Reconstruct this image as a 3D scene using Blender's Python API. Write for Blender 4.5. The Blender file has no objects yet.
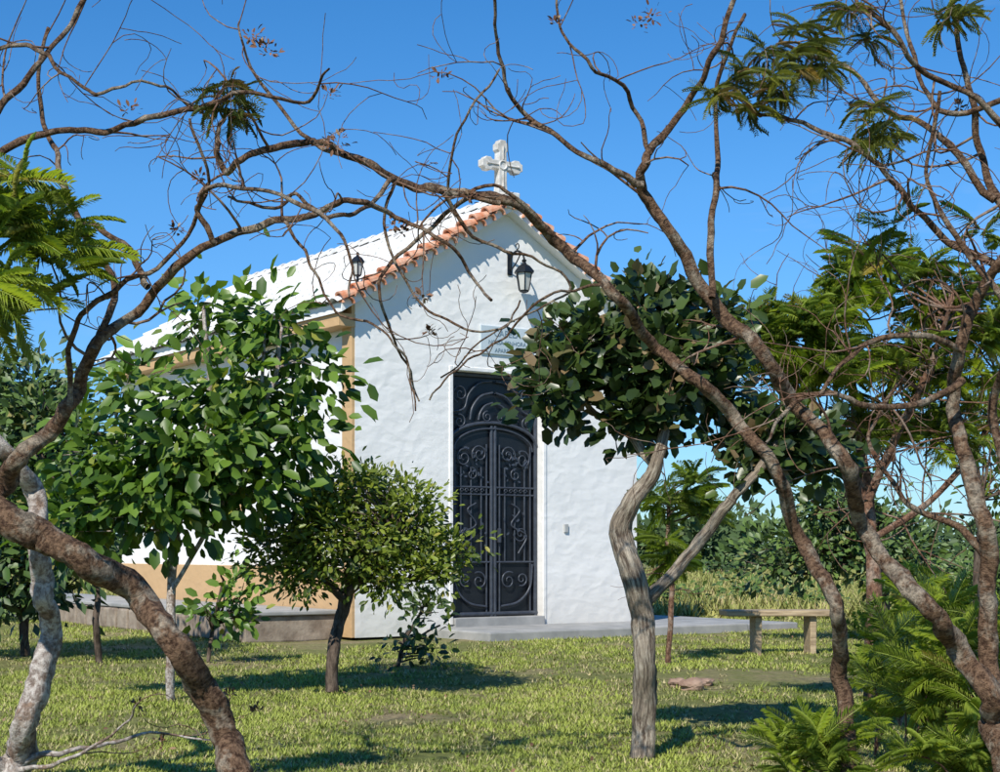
import bpy, math, random
import numpy as np
from mathutils import noise, Vector, Matrix
rng=np.random.default_rng(7); random.seed(7)
F=1600.0; H=1.15
scene=bpy.context.scene
scene.view_settings.view_transform='Standard'; scene.view_settings.look='None'; scene.view_settings.exposure=0
def P(u,v,d): return np.array([(u-500)/F*d, d, H-(v-550)*d/F])
def gd(v): return F*H/(v-550)
def nrm(a): return a/np.maximum(np.linalg.norm(a,axis=-1,keepdims=True),1e-9)

# ---------------- materials
def newmat(name):
    m=bpy.data.materials.new(name); m.use_nodes=True
    t=m.node_tree; b=t.nodes['Principled BSDF']; return m,t,b
def N(t,typ,**k):
    n=t.nodes.new(typ)
    for a,v in k.items():
        if a in n.inputs.keys(): n.inputs[a].default_value=v
        else: setattr(n,a,v)
    return n
def ramp(t,stops):
    r=t.nodes.new('ShaderNodeValToRGB'); e=r.color_ramp.elements
    while len(e)<len(stops): e.new(0.5)
    for i,(p,c) in enumerate(stops):
        e[i].position=p; e[i].color=(c[0],c[1],c[2],1)
    return r
def mixc(t,fac,a,b):
    m=t.nodes.new('ShaderNodeMix'); m.data_type='RGBA'
    for s,v in ((0,fac),(6,a),(7,b)):
        if hasattr(v,'is_output'): t.links.new(v,m.inputs[s])
        else: m.inputs[s].default_value = v if s==0 else (v[0],v[1],v[2],1)
    return m.outputs[2]
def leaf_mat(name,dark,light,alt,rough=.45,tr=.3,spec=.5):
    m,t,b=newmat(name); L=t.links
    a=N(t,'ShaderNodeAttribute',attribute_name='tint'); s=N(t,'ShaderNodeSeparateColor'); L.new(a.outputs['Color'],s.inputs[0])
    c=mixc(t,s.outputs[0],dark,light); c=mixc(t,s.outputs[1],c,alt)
    L.new(c,b.inputs['Base Color']); b.inputs['Roughness'].default_value=rough; b.inputs['Specular IOR Level'].default_value=spec
    if tr>0:
        tl=N(t,'ShaderNodeBsdfTranslucent'); hs=N(t,'ShaderNodeHueSaturation'); hs.inputs['Value'].default_value=1.5; hs.inputs['Saturation'].default_value=1.1
        L.new(c,hs.inputs['Color']); L.new(hs.outputs[0],tl.inputs[0])
        ms=N(t,'ShaderNodeMixShader'); ms.inputs[0].default_value=tr; L.new(b.outputs[0],ms.inputs[1]); L.new(tl.outputs[0],ms.inputs[2])
        L.new(ms.outputs[0],t.nodes['Material Output'].inputs[0])
    return m
def bark_mat(name,c1,c2,c3,scale=30,streak=.25,bump=.6,patch=6,dist=.02):
    m,t,b=newmat(name); L=t.links
    a=N(t,'ShaderNodeAttribute',attribute_name='bk'); mp=N(t,'ShaderNodeMapping'); mp.inputs['Scale'].default_value=(1,1,streak)
    L.new(a.outputs['Vector'],mp.inputs[0])
    n1=N(t,'ShaderNodeTexNoise'); n1.inputs['Scale'].default_value=scale; n1.inputs['Detail'].default_value=5; n1.inputs['Roughness'].default_value=.75; L.new(mp.outputs[0],n1.inputs['Vector'])
    n2=N(t,'ShaderNodeTexNoise'); n2.inputs['Scale'].default_value=patch; n2.inputs['Detail'].default_value=4; n2.inputs['Roughness'].default_value=.65
    g=N(t,'ShaderNodeNewGeometry'); L.new(g.outputs['Position'],n2.inputs['Vector'])
    r1=ramp(t,[(.40,c1),(.60,c2)]); L.new(n1.outputs[0],r1.inputs[0])
    r2=ramp(t,[(.50,(0,0,0)),(.60,(1,1,1))]); L.new(n2.outputs[0],r2.inputs[0])
    r3=ramp(t,[(.40,[x*.4 for x in c3]),(.6,c3)]); L.new(n1.outputs[0],r3.inputs[0])
    c=mixc(t,r2.outputs[0],r1.outputs[0],r3.outputs[0]); L.new(c,b.inputs['Base Color']); b.inputs['Roughness'].default_value=.85; b.inputs['Specular IOR Level'].default_value=.2
    bp=N(t,'ShaderNodeBump'); bp.inputs['Strength'].default_value=bump; bp.inputs['Distance'].default_value=dist; L.new(n1.outputs[0],bp.inputs['Height']); L.new(bp.outputs[0],b.inputs['Normal'])
    return m
def surf_mat(name,c1,c2,scale=4,rough=.8,bump=.3,dist=.02,vec='Object',stretch=(1,1,1),detail=6,metal=0):
    m,t,b=newmat(name); L=t.links
    tc=N(t,'ShaderNodeTexCoord'); mp=N(t,'ShaderNodeMapping'); mp.inputs['Scale'].default_value=stretch; L.new(tc.outputs[vec],mp.inputs[0])
    n=N(t,'ShaderNodeTexNoise'); n.inputs['Scale'].default_value=scale; n.inputs['Detail'].default_value=detail; n.inputs['Roughness'].default_value=.6; L.new(mp.outputs[0],n.inputs['Vector'])
    r=ramp(t,[(.35,c1),(.65,c2)]); L.new(n.outputs[0],r.inputs[0]); L.new(r.outputs[0],b.inputs['Base Color'])
    b.inputs['Roughness'].default_value=rough; b.inputs['Metallic'].default_value=metal
    if bump:
        bp=N(t,'ShaderNodeBump'); bp.inputs['Strength'].default_value=bump; bp.inputs['Distance'].default_value=dist; L.new(n.outputs[0],bp.inputs['Height']); L.new(bp.outputs[0],b.inputs['Normal'])
    return m
def stucco_mat(name,base,dirt):
    m,t,b=newmat(name); L=t.links
    tc=N(t,'ShaderNodeTexCoord'); mp=N(t,'ShaderNodeMapping'); mp.inputs['Scale'].default_value=(1.0,1.0,1.5); L.new(tc.outputs['Object'],mp.inputs[0])
    n0=N(t,'ShaderNodeTexNoise'); n0.inputs['Scale'].default_value=2.5; n0.inputs['Detail'].default_value=2; L.new(mp.outputs[0],n0.inputs['Vector'])
    v=N(t,'ShaderNodeTexVoronoi'); v.feature='SMOOTH_F1'; v.inputs['Scale'].default_value=4.0; v.inputs['Smoothness'].default_value=.35
    va=N(t,'ShaderNodeVectorMath',operation='MULTIPLY_ADD'); L.new(n0.outputs['Color'],va.inputs[0]); va.inputs[1].default_value=(.5,.5,.5); L.new(mp.outputs[0],va.inputs[2]); L.new(va.outputs[0],v.inputs['Vector'])
    n1=N(t,'ShaderNodeTexNoise'); n1.inputs['Scale'].default_value=9; n1.inputs['Detail'].default_value=3; n1.inputs['Distortion'].default_value=.6; L.new(mp.outputs[0],n1.inputs['Vector'])
    ad=N(t,'ShaderNodeMath',operation='MULTIPLY_ADD'); L.new(n1.outputs[0],ad.inputs[0]); ad.inputs[1].default_value=.35; L.new(v.outputs['Distance'],ad.inputs[2])
    bp=N(t,'ShaderNodeBump'); bp.inputs['Strength'].default_value=.17; bp.inputs['Distance'].default_value=.06; L.new(ad.outputs[0],bp.inputs['Height']); L.new(bp.outputs[0],b.inputs['Normal'])
    n2=N(t,'ShaderNodeTexNoise'); n2.inputs['Scale'].default_value=1.1; n2.inputs['Detail'].default_value=6; L.new(tc.outputs['Object'],n2.inputs['Vector'])
    sx=N(t,'ShaderNodeSeparateXYZ'); L.new(tc.outputs['Object'],sx.inputs[0])
    mr=N(t,'ShaderNodeMapRange'); L.new(sx.outputs['Z'],mr.inputs[0]); mr.inputs[1].default_value=.1; mr.inputs[2].default_value=.8; mr.inputs[3].default_value=.6; mr.inputs[4].default_value=0
    mm=N(t,'ShaderNodeMath',operation='MULTIPLY'); L.new(mr.outputs[0],mm.inputs[0]); L.new(n2.outputs[0],mm.inputs[1])
    r=ramp(t,[(.3,[x*.93 for x in base]),(.7,base)]); L.new(n2.outputs[0],r.inputs[0])
    c=mixc(t,mm.outputs[0],r.outputs[0],dirt); L.new(c,b.inputs['Base Color']); b.inputs['Roughness'].default_value=.75
    return m

M_white=stucco_mat('white_stucco',(.89,.875,.84),(.35,.30,.22))
M_ochre=stucco_mat('ochre_stucco',(.62,.40,.20),(.35,.24,.14))
M_paint=surf_mat('white_painted_tile',(.64,.62,.58),(.84,.83,.81),3.5,.6,.3,.01)
M_terra=surf_mat('terracotta_tile',(.58,.18,.07),(.70,.44,.30),9,.8,.4,.01)
M_iron=surf_mat('wrought_iron',(.045,.052,.068),(.07,.08,.10),12,.38,.1,.004,metal=.15)
M_panel=surf_mat('dark_door_panel',(.006,.008,.012),(.012,.014,.018),2,.4,0)
M_conc=surf_mat('concrete',(.27,.27,.26),(.40,.39,.37),3,.85,.3,.01)
M_stone=surf_mat('rough_stone',(.20,.15,.11),(.38,.31,.24),5,.9,.8,.03)
M_cross=surf_mat('cross_stone',(.50,.46,.40),(.74,.72,.68),7,.8,.5,.02)
M_rock=surf_mat('rock',(.22,.13,.09),(.38,.26,.19),6,.9,.8,.04)
M_bench=surf_mat('bench_wood',(.24,.17,.10),(.52,.40,.25),9,.85,.5,.012,stretch=(.4,4,4))
M_sign=surf_mat('sign_plate',(.50,.58,.61),(.58,.65,.68),2,.35,0)
M_text=surf_mat('sign_lettering',(.17,.25,.31),(.20,.28,.34),2,.5,0)
M_glass=surf_mat('lantern_glass',(.45,.45,.42),(.6,.6,.56),6,.15,0)
M_plastic=surf_mat('grey_plastic',(.4,.4,.38),(.5,.5,.48),3,.4,0)

# ---------------- mesh helpers
def make_mesh(name,V,Fc,mat,tint=None,bk=None,smooth=False):
    V=np.asarray(V,dtype=np.float32); Fc=np.asarray(Fc,dtype=np.int32); K=Fc.shape[1]
    me=bpy.data.meshes.new(name); me.vertices.add(len(V)); me.vertices.foreach_set('co',V.ravel())
    me.loops.add(Fc.size); me.loops.foreach_set('vertex_index',Fc.ravel())
    me.polygons.add(len(Fc)); me.polygons.foreach_set('loop_start',np.arange(0,Fc.size,K,dtype=np.int32))
    try: me.polygons.foreach_set('loop_total',np.full(len(Fc),K,dtype=np.int32))
    except Exception: pass
    me.update(calc_edges=True)
    if smooth: me.polygons.foreach_set('use_smooth',np.ones(len(Fc),dtype=bool))
    if tint is not None:
        a=me.attributes.new('tint','FLOAT_COLOR','POINT'); c=np.ones((len(V),4),dtype=np.float32); c[:,:2]=tint; c[:,2]=0; a.data.foreach_set('color',c.ravel())
    if bk is not None:
        a=me.attributes.new('bk','FLOAT_VECTOR','POINT'); a.data.foreach_set('vector',np.asarray(bk,dtype=np.float32).ravel())
    me.materials.append(mat)
    ob=bpy.data.objects.new(name,me); scene.collection.objects.link(ob); return ob
def empty(name,loc=(0,0,0),rz=0):
    e=bpy.data.objects.new(name,None); e.location=[float(x) for x in loc]; e.rotation_euler=(0,0,rz); scene.collection.objects.link(e); return e
def child(ob,par,keep_world=False):
    ob.parent=par
    if keep_world:
        ob.matrix_parent_inverse=(Matrix.Translation(par.location)@Matrix.Rotation(par.rotation_euler[2],4,'Z')).inverted()
    return ob
def pymesh(name,V,Fc,mat,par=None,smooth=False,bevel=0):
    me=bpy.data.meshes.new(name); me.from_pydata([tuple(map(float,v)) for v in V],[],[tuple(map(int,f)) for f in Fc]); me.update()
    import bmesh
    bm=bmesh.new(); bm.from_mesh(me); bmesh.ops.recalc_face_normals(bm,faces=bm.faces); bm.to_mesh(me); bm.free()
    if smooth:
        for p in me.polygons: p.use_smooth=True
    me.materials.append(mat); ob=bpy.data.objects.new(name,me); scene.collection.objects.link(ob)
    if bevel:
        b=ob.modifiers.new('b','BEVEL'); b.width=bevel; b.segments=2
    if par: ob.parent=par
    return ob
def box(name,x0,x1,y0,y1,z0,z1,mat,par=None,bevel=.01):
    V=[(x0,y0,z0),(x1,y0,z0),(x1,y1,z0),(x0,y1,z0),(x0,y0,z1),(x1,y0,z1),(x1,y1,z1),(x0,y1,z1)]
    return pymesh(name,V,[(0,3,2,1),(4,5,6,7),(0,1,5,4),(1,2,6,5),(2,3,7,6),(3,0,4,7)],mat,par,bevel=bevel)
def catmull(pts,n=6):
    p=np.asarray(pts,float); q=np.vstack([2*p[0]-p[1],p,2*p[-1]-p[-2]]); out=[]
    for i in range(1,len(q)-2):
        for k in range(n):
            t=k/n; out.append(.5*((2*q[i])+(-q[i-1]+q[i+1])*t+(2*q[i-1]-5*q[i]+4*q[i+1]-q[i+2])*t*t+(-q[i-1]+3*q[i]-3*q[i+1]+q[i+2])*t**3))
    out.append(p[-1]); return np.array(out)
class MB:
    def __init__(s): s.V=[];s.F=[];s.B=[];s.n=0
    def tube(s,pts,rad,seg=6,rough=0):
        pts=np.asarray(pts,float); n=len(pts); rad=np.broadcast_to(np.asarray(rad,float),(n,)).copy()
        T=nrm(np.gradient(pts,axis=0)); a=np.array([0,0,1.]) if abs(T[0][2])<.9 else np.array([1.,0,0])
        U=np.zeros_like(pts); u=a-T[0]*a.dot(T[0]); u/=np.linalg.norm(u)
        for i in range(n):
            u=u-T[i]*u.dot(T[i]); u/=max(np.linalg.norm(u),1e-9); U[i]=u
        W=np.cross(T,U); ang=np.arange(seg)*2*math.pi/seg
        L=np.concatenate([[0],np.cumsum(np.linalg.norm(np.diff(pts,axis=0),axis=1))])
        rr=rad[:,None]*np.ones(seg)
        if rough:
            ph=random.random()*50
            for i in range(n):
                for j in range(seg):
                    c,s_=math.cos(ang[j]),math.sin(ang[j])
                    rr[i,j]*=1+rough*noise.noise(Vector((c*1.3+ph,s_*1.3,L[i]*4)))*1.4+rough*noise.noise(Vector((c*2.5+ph,s_*2.5,L[i]*22)))
        c=np.cos(ang)[None,:,None]; sn=np.sin(ang)[None,:,None]
        V=pts[:,None,:]+rr[...,None]*(c*U[:,None,:]+sn*W[:,None,:])
        ph=random.random()*30
        B=np.stack([rad[:,None]*np.cos(ang)+ph,rad[:,None]*np.sin(ang)+0*L[:,None],L[:,None]+0*ang],-1)
        i=np.arange(n-1)[:,None]*seg; j=np.arange(seg)[None,:]; j2=(j+1)%seg
        Fq=np.stack([i+j,i+j2,i+seg+j2,i+seg+j],-1).reshape(-1,4)+s.n
        s.V.append(V.reshape(-1,3)); s.F.append(Fq); s.B.append(B.reshape(-1,3)); s.n+=n*seg
    def build(s,name,mat,par=None,kw=True):
        ob=make_mesh(name,np.vstack(s.V),np.vstack(s.F),mat,bk=np.vstack(s.B),smooth=True)
        if par: child(ob,par,kw)
        return ob
def trace(mb,pts,d0,d1,seg=10,rough=.15,n=6,wob=.012,rs=.9):
    """limb surveyed as (bearing, height, thickness) stations at a real distance"""
    k=len(pts); q=[]
    for i,(u,v,t) in enumerate(pts):
        f=i/(k-1); d=d0+(d1-d0)*f; p=P(u,v,d); q.append([*p,t*.5*d/F*rs])
    q=catmull(q,n); pt=q[:,:3].copy(); ph=random.random()*99
    for i in range(1,len(pt)):
        pt[i]+=np.array(noise.noise_vector(Vector((i*.35+ph,ph,0))))*wob
        pt[i,1]+=noise.noise(Vector((i*.09+ph,3,ph)))*.25*min(1,i/8)
    mb.tube(pt,np.maximum(q[:,3],.002),seg,rough); return pt,q[:,3]
def grow(mb,p,d,length,r,level,tips,up=.15,curl=1.0,kids=3,minr=.0016):
    n=max(5,int(6+length*6)); pts=[p.copy()]; d=d/np.linalg.norm(d); ax=nrm(rng.normal(size=3)); cv=curl*rng.uniform(.5,1.6)/n*2
    sign=1
    for i in range(n):
        if rng.random()<.12: sign=-sign
        d=d+np.cross(ax,d)*cv*sign+rng.normal(size=3)*.10+np.array([0,0,up/n]); d/=np.linalg.norm(d)
        pts.append(pts[-1]+d*length/n)
    pts=np.array(pts); rad=np.linspace(r,max(r*.35,minr),n+1)
    mb.tube(pts,rad,5 if r>.006 else 4,0); tips.append((pts[-1],d))
    if level>0:
        for k in range(kids):
            i=int(rng.integers(max(1,n//4),n+1)); t=nrm(pts[i]-pts[i-1]); dd=t*.6+rng.normal(size=3)*.65
            grow(mb,pts[i],dd,length*rng.uniform(.4,.75),max(rad[i]*.7,minr),level-1,tips,up,curl,kids,minr)
def rotm(dirs,nr):
    y=nrm(dirs); x=nrm(np.cross(y,nr)); z=np.cross(x,y); return np.stack([x,y,z],-1)
def scatter(tV,tF,R,pos,S,tint):
    m=len(tV); n=len(pos)
    V=np.einsum('nij,mj->nmi',R,tV)*np.asarray(S)[:,None,None]+pos[:,None,:]
    Fc=(tF[None]+(np.arange(n)*m)[:,None,None]).reshape(-1,tF.shape[1])
    return V.reshape(-1,3),Fc,np.repeat(tint,m,axis=0)
def leafT(w,fold=.07,round_=.0):
    a=.28-.06*round_; b=.68+.06*round_
    V=np.array([[0,0,0],[w*(.8+.2*round_),a,fold],[w*.9,b,fold],[0,1,-.06],[-w*.9,b,fold],[-w*(.8+.2*round_),a,fold],[0,.5,0]],float)
    Fc=np.array([[6,0,1],[6,1,2],[6,2,3],[6,3,4],[6,4,5],[6,5,0]]); return V,Fc
def leafQ(w):
    return np.array([[0,0,0],[w,.5,.06],[0,1,-.04],[-w,.5,.06]],float),np.array([[0,1,2],[0,2,3]])
def frondT(n=17,L=.30,droop=.3,wd=.018,a0=62,a1=38):
    V=[];Fc=[]
    def z(y): return -droop*y*y
    for i in range(n):
        y=.08+.92*i/n; l=L*math.sin(math.pi*(.12+.80*i/n))**.7+.03
        for s in (-1,1):
            a=math.radians(a0+(a1-a0)*i/n+random.uniform(-8,8)); l2=l*random.uniform(.8,1.1); dx=s*math.sin(a)*l2; dy=math.cos(a)*l2; k=len(V)
            V+= [(0,y,z(y)),(dx*.5,dy*.5+y+wd,z(y)+.04),(dx,dy+y,z(y)-.01-l*.25),(dx*.5,dy*.5+y-wd,z(y)+.03)]
            Fc+=[(k,k+1,k+2),(k,k+2,k+3)]
    for i in range(4):
        k=len(V); y0=i/4; y1=(i+1)/4; V+=[(-.008,y0,z(y0)),(.008,y0,z(y0)),(.004,y1,z(y1)),(-.004,y1,z(y1))]; Fc+=[(k,k+1,k+2),(k,k+2,k+3)]
    return np.array(V),np.array(Fc)
def clumps(blobs,n,d_sc=1.0,shell=.55):
    """blob: bearing, height station, dist, half-w, half-h in sight units"""
    C=[];O=[];w=np.array([b[3]*b[4] for b in blobs],float); w/=w.sum()
    for _ in range(n):
        b=blobs[int(rng.choice(len(blobs),p=w))]; c=P(b[0],b[1],b[2]); k=b[2]/F
        d=nrm(rng.normal(size=3)); r=(shell+(1-shell)*rng.random())*rng.uniform(.75,1.12)
        r*=1+.45*noise.noise(Vector((d*2.2+c)))
        off=d*r*np.array([b[3]*k,(b[3]+b[4])*.5*k*d_sc,b[4]*k]); C.append(c+off); O.append(d)
    return np.array(C),np.array(O)
def crown(name,par,mat,C,O,per,cr,size,tmpl,droop=0.,altp=.05,up=.7,bright=.5):
    n=len(C)*per; idx=np.repeat(np.arange(len(C)),per)
    off=rng.normal(size=(n,3))*cr*np.array([1,1,.75])*rng.uniform(.6,1.4,len(C))[idx][:,None]; pos=C[idx]+off
    dirs=nrm(off)*.9+O[idx]*.5+rng.normal(size=(n,3))*.45+np.array([0,0,-droop]); nr=np.array([-.3,-.6,up])+rng.normal(size=(n,3))*.45+O[idx]*.3
    S=size*rng.uniform(.6,1.25,n)
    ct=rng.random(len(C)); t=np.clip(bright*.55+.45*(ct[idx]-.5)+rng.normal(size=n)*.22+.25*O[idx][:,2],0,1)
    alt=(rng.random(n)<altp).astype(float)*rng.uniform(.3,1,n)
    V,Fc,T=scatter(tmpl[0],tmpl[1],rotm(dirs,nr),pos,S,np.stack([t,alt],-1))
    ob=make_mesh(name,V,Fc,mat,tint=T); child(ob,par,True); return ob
def connect(mb,sk,C,r=.006,every=1):
    for c in C[::every]:
        sc=np.linalg.norm(sk-c,axis=1)+np.maximum(0,sk[:,2]-c[2])*1.5; s=sk[int(np.argmin(sc))]
        m=(s+c)/2+rng.normal(size=3)*.08*np.linalg.norm(c-s)+np.array([0,0,.06*np.linalg.norm(c-s)])
        L=np.linalg.norm(c-s); mb.tube(catmull([s,m,c],4),np.linspace(r*(1+L*1.5),r*.4,9),5)
def fronds(name,par,mat,cen,per,L,up,tmpl,altp=.03,bright=.5,spread=1.0,bias=None):
    idx=np.repeat(np.arange(len(cen)),per); n=len(idx); a=rng.uniform(0,2*math.pi,n)
    dirs=np.stack([np.cos(a)*spread,np.sin(a)*spread,up+rng.normal(size=n)*.45],-1)
    if bias is not None: dirs=dirs+bias[idx]
    pos=cen[idx]+rng.normal(size=(n,3))*L*.10; nr=np.array([-.3,-.65,.75])+rng.normal(size=(n,3))*.35
    t=np.clip(bright+rng.normal(size=n)*.22+.3*(rng.random(len(cen))[idx]-.5),0,1); alt=(rng.random(n)<altp)*rng.uniform(.4,1,n)
    V,Fc,T=scatter(tmpl[0],tmpl[1],rotm(dirs,nr),pos,L*rng.uniform(.55,1.15,n),np.stack([t,alt],-1))
    ob=make_mesh(name,V,Fc,mat,tint=T); child(ob,par,True); return ob

# ---------------- world, sun, camera
AZ=math.radians(69); EL=math.radians(42)
w=bpy.data.worlds.new('World'); scene.world=w; w.use_nodes=True; t=w.node_tree
sky=N(t,'ShaderNodeTexSky'); sky.sky_type='NISHITA'; sky.sun_disc=False; sky.sun_elevation=EL; sky.sun_rotation=math.pi+math.radians(90)-AZ
sky.altitude=400; sky.air_density=.95; sky.dust_density=.0; sky.ozone_density=4.5
bg=t.nodes['Background']; bg.inputs[1].default_value=.148
tc=N(t,'ShaderNodeTexCoord'); mp=N(t,'ShaderNodeMapping'); mp.inputs['Scale'].default_value=(2,2,9); mp.inputs['Rotation'].default_value=(.15,.1,0)
t.links.new(tc.outputs['Generated'],mp.inputs[0])
cn=N(t,'ShaderNodeTexNoise'); cn.inputs['Scale'].default_value=1.6; cn.inputs['Detail'].default_value=5; cn.inputs['Roughness'].default_value=.62; t.links.new(mp.outputs[0],cn.inputs['Vector'])
cr_=ramp(t,[(.58,(0,0,0)),(.85,(.3,.3,.3))]); t.links.new(cn.outputs[0],cr_.inputs[0])
hs=N(t,'ShaderNodeHueSaturation'); hs.inputs['Saturation'].default_value=1.28; hs.inputs['Value'].default_value=1.0; hs.inputs['Hue'].default_value=.5; t.links.new(sky.outputs[0],hs.inputs['Color'])
# clear dry air: less brightening in the lowest few degrees of the sky
sz=N(t,'ShaderNodeSeparateXYZ'); t.links.new(tc.outputs['Generated'],sz.inputs[0])
hr=ramp(t,[(0,(.40,.56,.74)),(.10,(.62,.76,.90)),(.22,(.95,.97,1.0))]); t.links.new(sz.outputs['Z'],hr.inputs[0])
mu=t.nodes.new('ShaderNodeMix'); mu.data_type='RGBA'; mu.blend_type='MULTIPLY'; mu.inputs[0].default_value=1; t.links.new(hs.outputs[0],mu.inputs[6]); t.links.new(hr.outputs[0],mu.inputs[7])
cc=mixc(t,cr_.outputs[0],mu.outputs[2],(5,5.3,5.6)); t.links.new(cc,bg.inputs[0])
sd=bpy.data.lights.new('sun','SUN'); sd.energy=5; sd.angle=math.radians(.5); sd.color=(1,.955,.86)
so=bpy.data.objects.new('sun',sd); scene.collection.objects.link(so)
tv=Vector((math.cos(AZ)*math.cos(EL),math.sin(AZ)*math.cos(EL),-math.sin(EL))); so.rotation_euler=tv.to_track_quat('-Z','Y').to_euler(); so.location=(-10,-20,20)
cd=bpy.data.cameras.new('camera'); cam=bpy.data.objects.new('camera',cd); scene.collection.objects.link(cam); scene.camera=cam
cam.location=(0,0,H); cam.rotation_euler=(math.pi/2,0,0); cd.lens=57.6; cd.sensor_width=36; cd.shift_y=.164; cd.clip_end=6000; cd.clip_start=.05

# ---------------- ground
def ground():
    m,t,b=newmat('lawn_soil'); L=t.links
    g=N(t,'ShaderNodeNewGeometry')
    n1=N(t,'ShaderNodeTexNoise'); n1.inputs['Scale'].default_value=.6; n1.inputs['Detail'].default_value=6; n1.inputs['Roughness'].default_value=.65; L.new(g.outputs['Position'],n1.inputs['Vector'])
    n2=N(t,'ShaderNodeTexNoise'); n2.inputs['Scale'].default_value=14; n2.inputs['Detail'].default_value=6; n2.inputs['Roughness'].default_value=.8; L.new(g.outputs['Position'],n2.inputs['Vector'])
    r1=ramp(t,[(.3,(.17,.20,.05)),(.5,(.25,.25,.09)),(.62,(.34,.28,.15)),(.78,(.42,.31,.20))]); L.new(n1.outputs[0],r1.inputs[0])
    r2=ramp(t,[(.3,(.4,.4,.4)),(.7,(1.3,1.3,1.3))]); L.new(n2.outputs[0],r2.inputs[0])
    mx=t.nodes.new('ShaderNodeMix'); mx.data_type='RGBA'; mx.blend_type='MULTIPLY'; mx.inputs[0].default_value=1; L.new(r1.outputs[0],mx.inputs[6]); L.new(r2.outputs[0],mx.inputs[7])
    L.new(mx.outputs[2],b.inputs['Base Color']); b.inputs['Roughness'].default_value=.95; b.inputs['Specular IOR Level'].default_value=.1
    bp=N(t,'ShaderNodeBump'); bp.inputs['Strength'].default_value=.8; bp.inputs['Distance'].default_value=.04; L.new(n2.outputs[0],bp.inputs['Height']); L.new(bp.outputs[0],b.inputs['Normal'])
    ys=np.concatenate([np.linspace(-10,4,8),np.linspace(5,40,90),np.geomspace(44,3000,20)]); xs=np.concatenate([-np.geomspace(2500,14,16),np.linspace(-12,12,70),np.geomspace(14,2500,16)])
    X,Y=np.meshgrid(xs,ys); Z=np.array([[gz(x,y) for x in xs] for y in ys])
    nx=len(xs); V=np.stack([X,Y,Z],-1).reshape(-1,3); i=np.arange(len(ys)-1)[:,None]*nx; j=np.arange(nx-1)[None]
    Fc=np.stack([i+j,i+j+1,i+nx+j+1,i+nx+j],-1).reshape(-1,4); make_mesh('ground',V,Fc,m,smooth=True)
def gz(x,y):
    if 4<y<40 and abs(x)<13: return .035*noise.noise(Vector((x*.5,y*.5,0)))+.012*noise.noise(Vector((x*2,y*2,5)))-.02
    return -.02
ground()

# ---------------- chapel
TH=math.radians(35); D0=20.9; X0=(355-500)/F*D0
ch=empty('chapel',(X0,D0,0),TH); Wd=4.78; L_=8.0; ze=4.40; zr=5.84; xd0,xd1=1.53,3.05; zt=3.6; zb=.22
V=[(0,0,0),(xd0,0,0),(xd0,0,zt),(0,0,zt),(xd1,0,0),(Wd,0,0),(Wd,0,zt),(xd1,0,zt),(Wd,0,ze),(Wd/2,0,zr),(0,0,ze),
   (0,L_,0),(0,L_,ze),(Wd,L_,0),(Wd,L_,ze),(Wd/2,L_,zr),(xd0,.22,0),(xd0,.22,zt),(xd1,.22,0),(xd1,.22,zt)]
pymesh('walls',V,[(0,1,2,3),(4,5,6,7),(3,2,7,6,8,9,10),(0,3,10,12,11),(5,13,14,8,6),(11,13,14,15,12),(1,16,17,2),(4,7,19,18),(2,17,19,7)],M_white,ch)
for nm,a in (('door_trim_left',(xd0-.06,xd0-.003,-.015,.05,.12,zt+.06)),('door_trim_right',(xd1+.003,xd1+.06,-.015,.05,.12,zt+.06)),('door_trim_top',(xd0-.0025,xd1+.0025,-.014,.05,zt+.003,zt+.058))):
    box(nm,*a,M_white,ch,.008)
box('door_panel',xd0+.001,xd1-.001,.17,.21,zb,zt-.001,M_panel,ch,0)
box('threshold',xd0+.002,xd1-.002,-.06,.2,.05,zb,M_conc,ch,.01)
mb=MB()
def bar(x0,z0,x1,z1,r=.014,y=.14): mb.tube(np.array([(x0,y,z0),((x0+x1)/2,y,(z0+z1)/2),(x1,y,z1)]),r,8)
def spiral(cx,cz,r,a0,turns,y=.12,rr=.012,flip=1,sx=1):
    n=int(26*abs(turns)); th=np.linspace(0,turns*2*math.pi,n); rad=r*(1-.8*np.linspace(0,1,n))
    mb.tube(np.stack([cx+sx*flip*rad*np.cos(a0+th),np.full(n,y),cz+rad*np.sin(a0+th)],-1),np.linspace(rr,rr*.7,n),6)
def curve(pts,r=.012,y=.12):
    q=catmull([(a,y,b) for a,b in pts],8); mb.tube(q,r,6)
cxm=(xd0+xd1)/2; hw=(xd1-xd0)/2
for x in (xd0+.03,xd1-.03): bar(x,zb,x,zt,.03)
bar(xd0,zb+.04,xd1,zb+.04,.03); bar(xd0,zt-.03,xd1,zt-.03,.03)
for x in (cxm-.03,cxm+.03): bar(x,zb,x,2.88,.026)
za=2.62
arch=[(cxm+hw*.97*math.cos(a),za+.3*math.sin(a)) for a in np.linspace(0,math.pi,13)]
curve(arch,.028,.13); curve([(cxm+(p[0]-cxm)*.9,p[1]-.08) for p in arch],.014)
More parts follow.
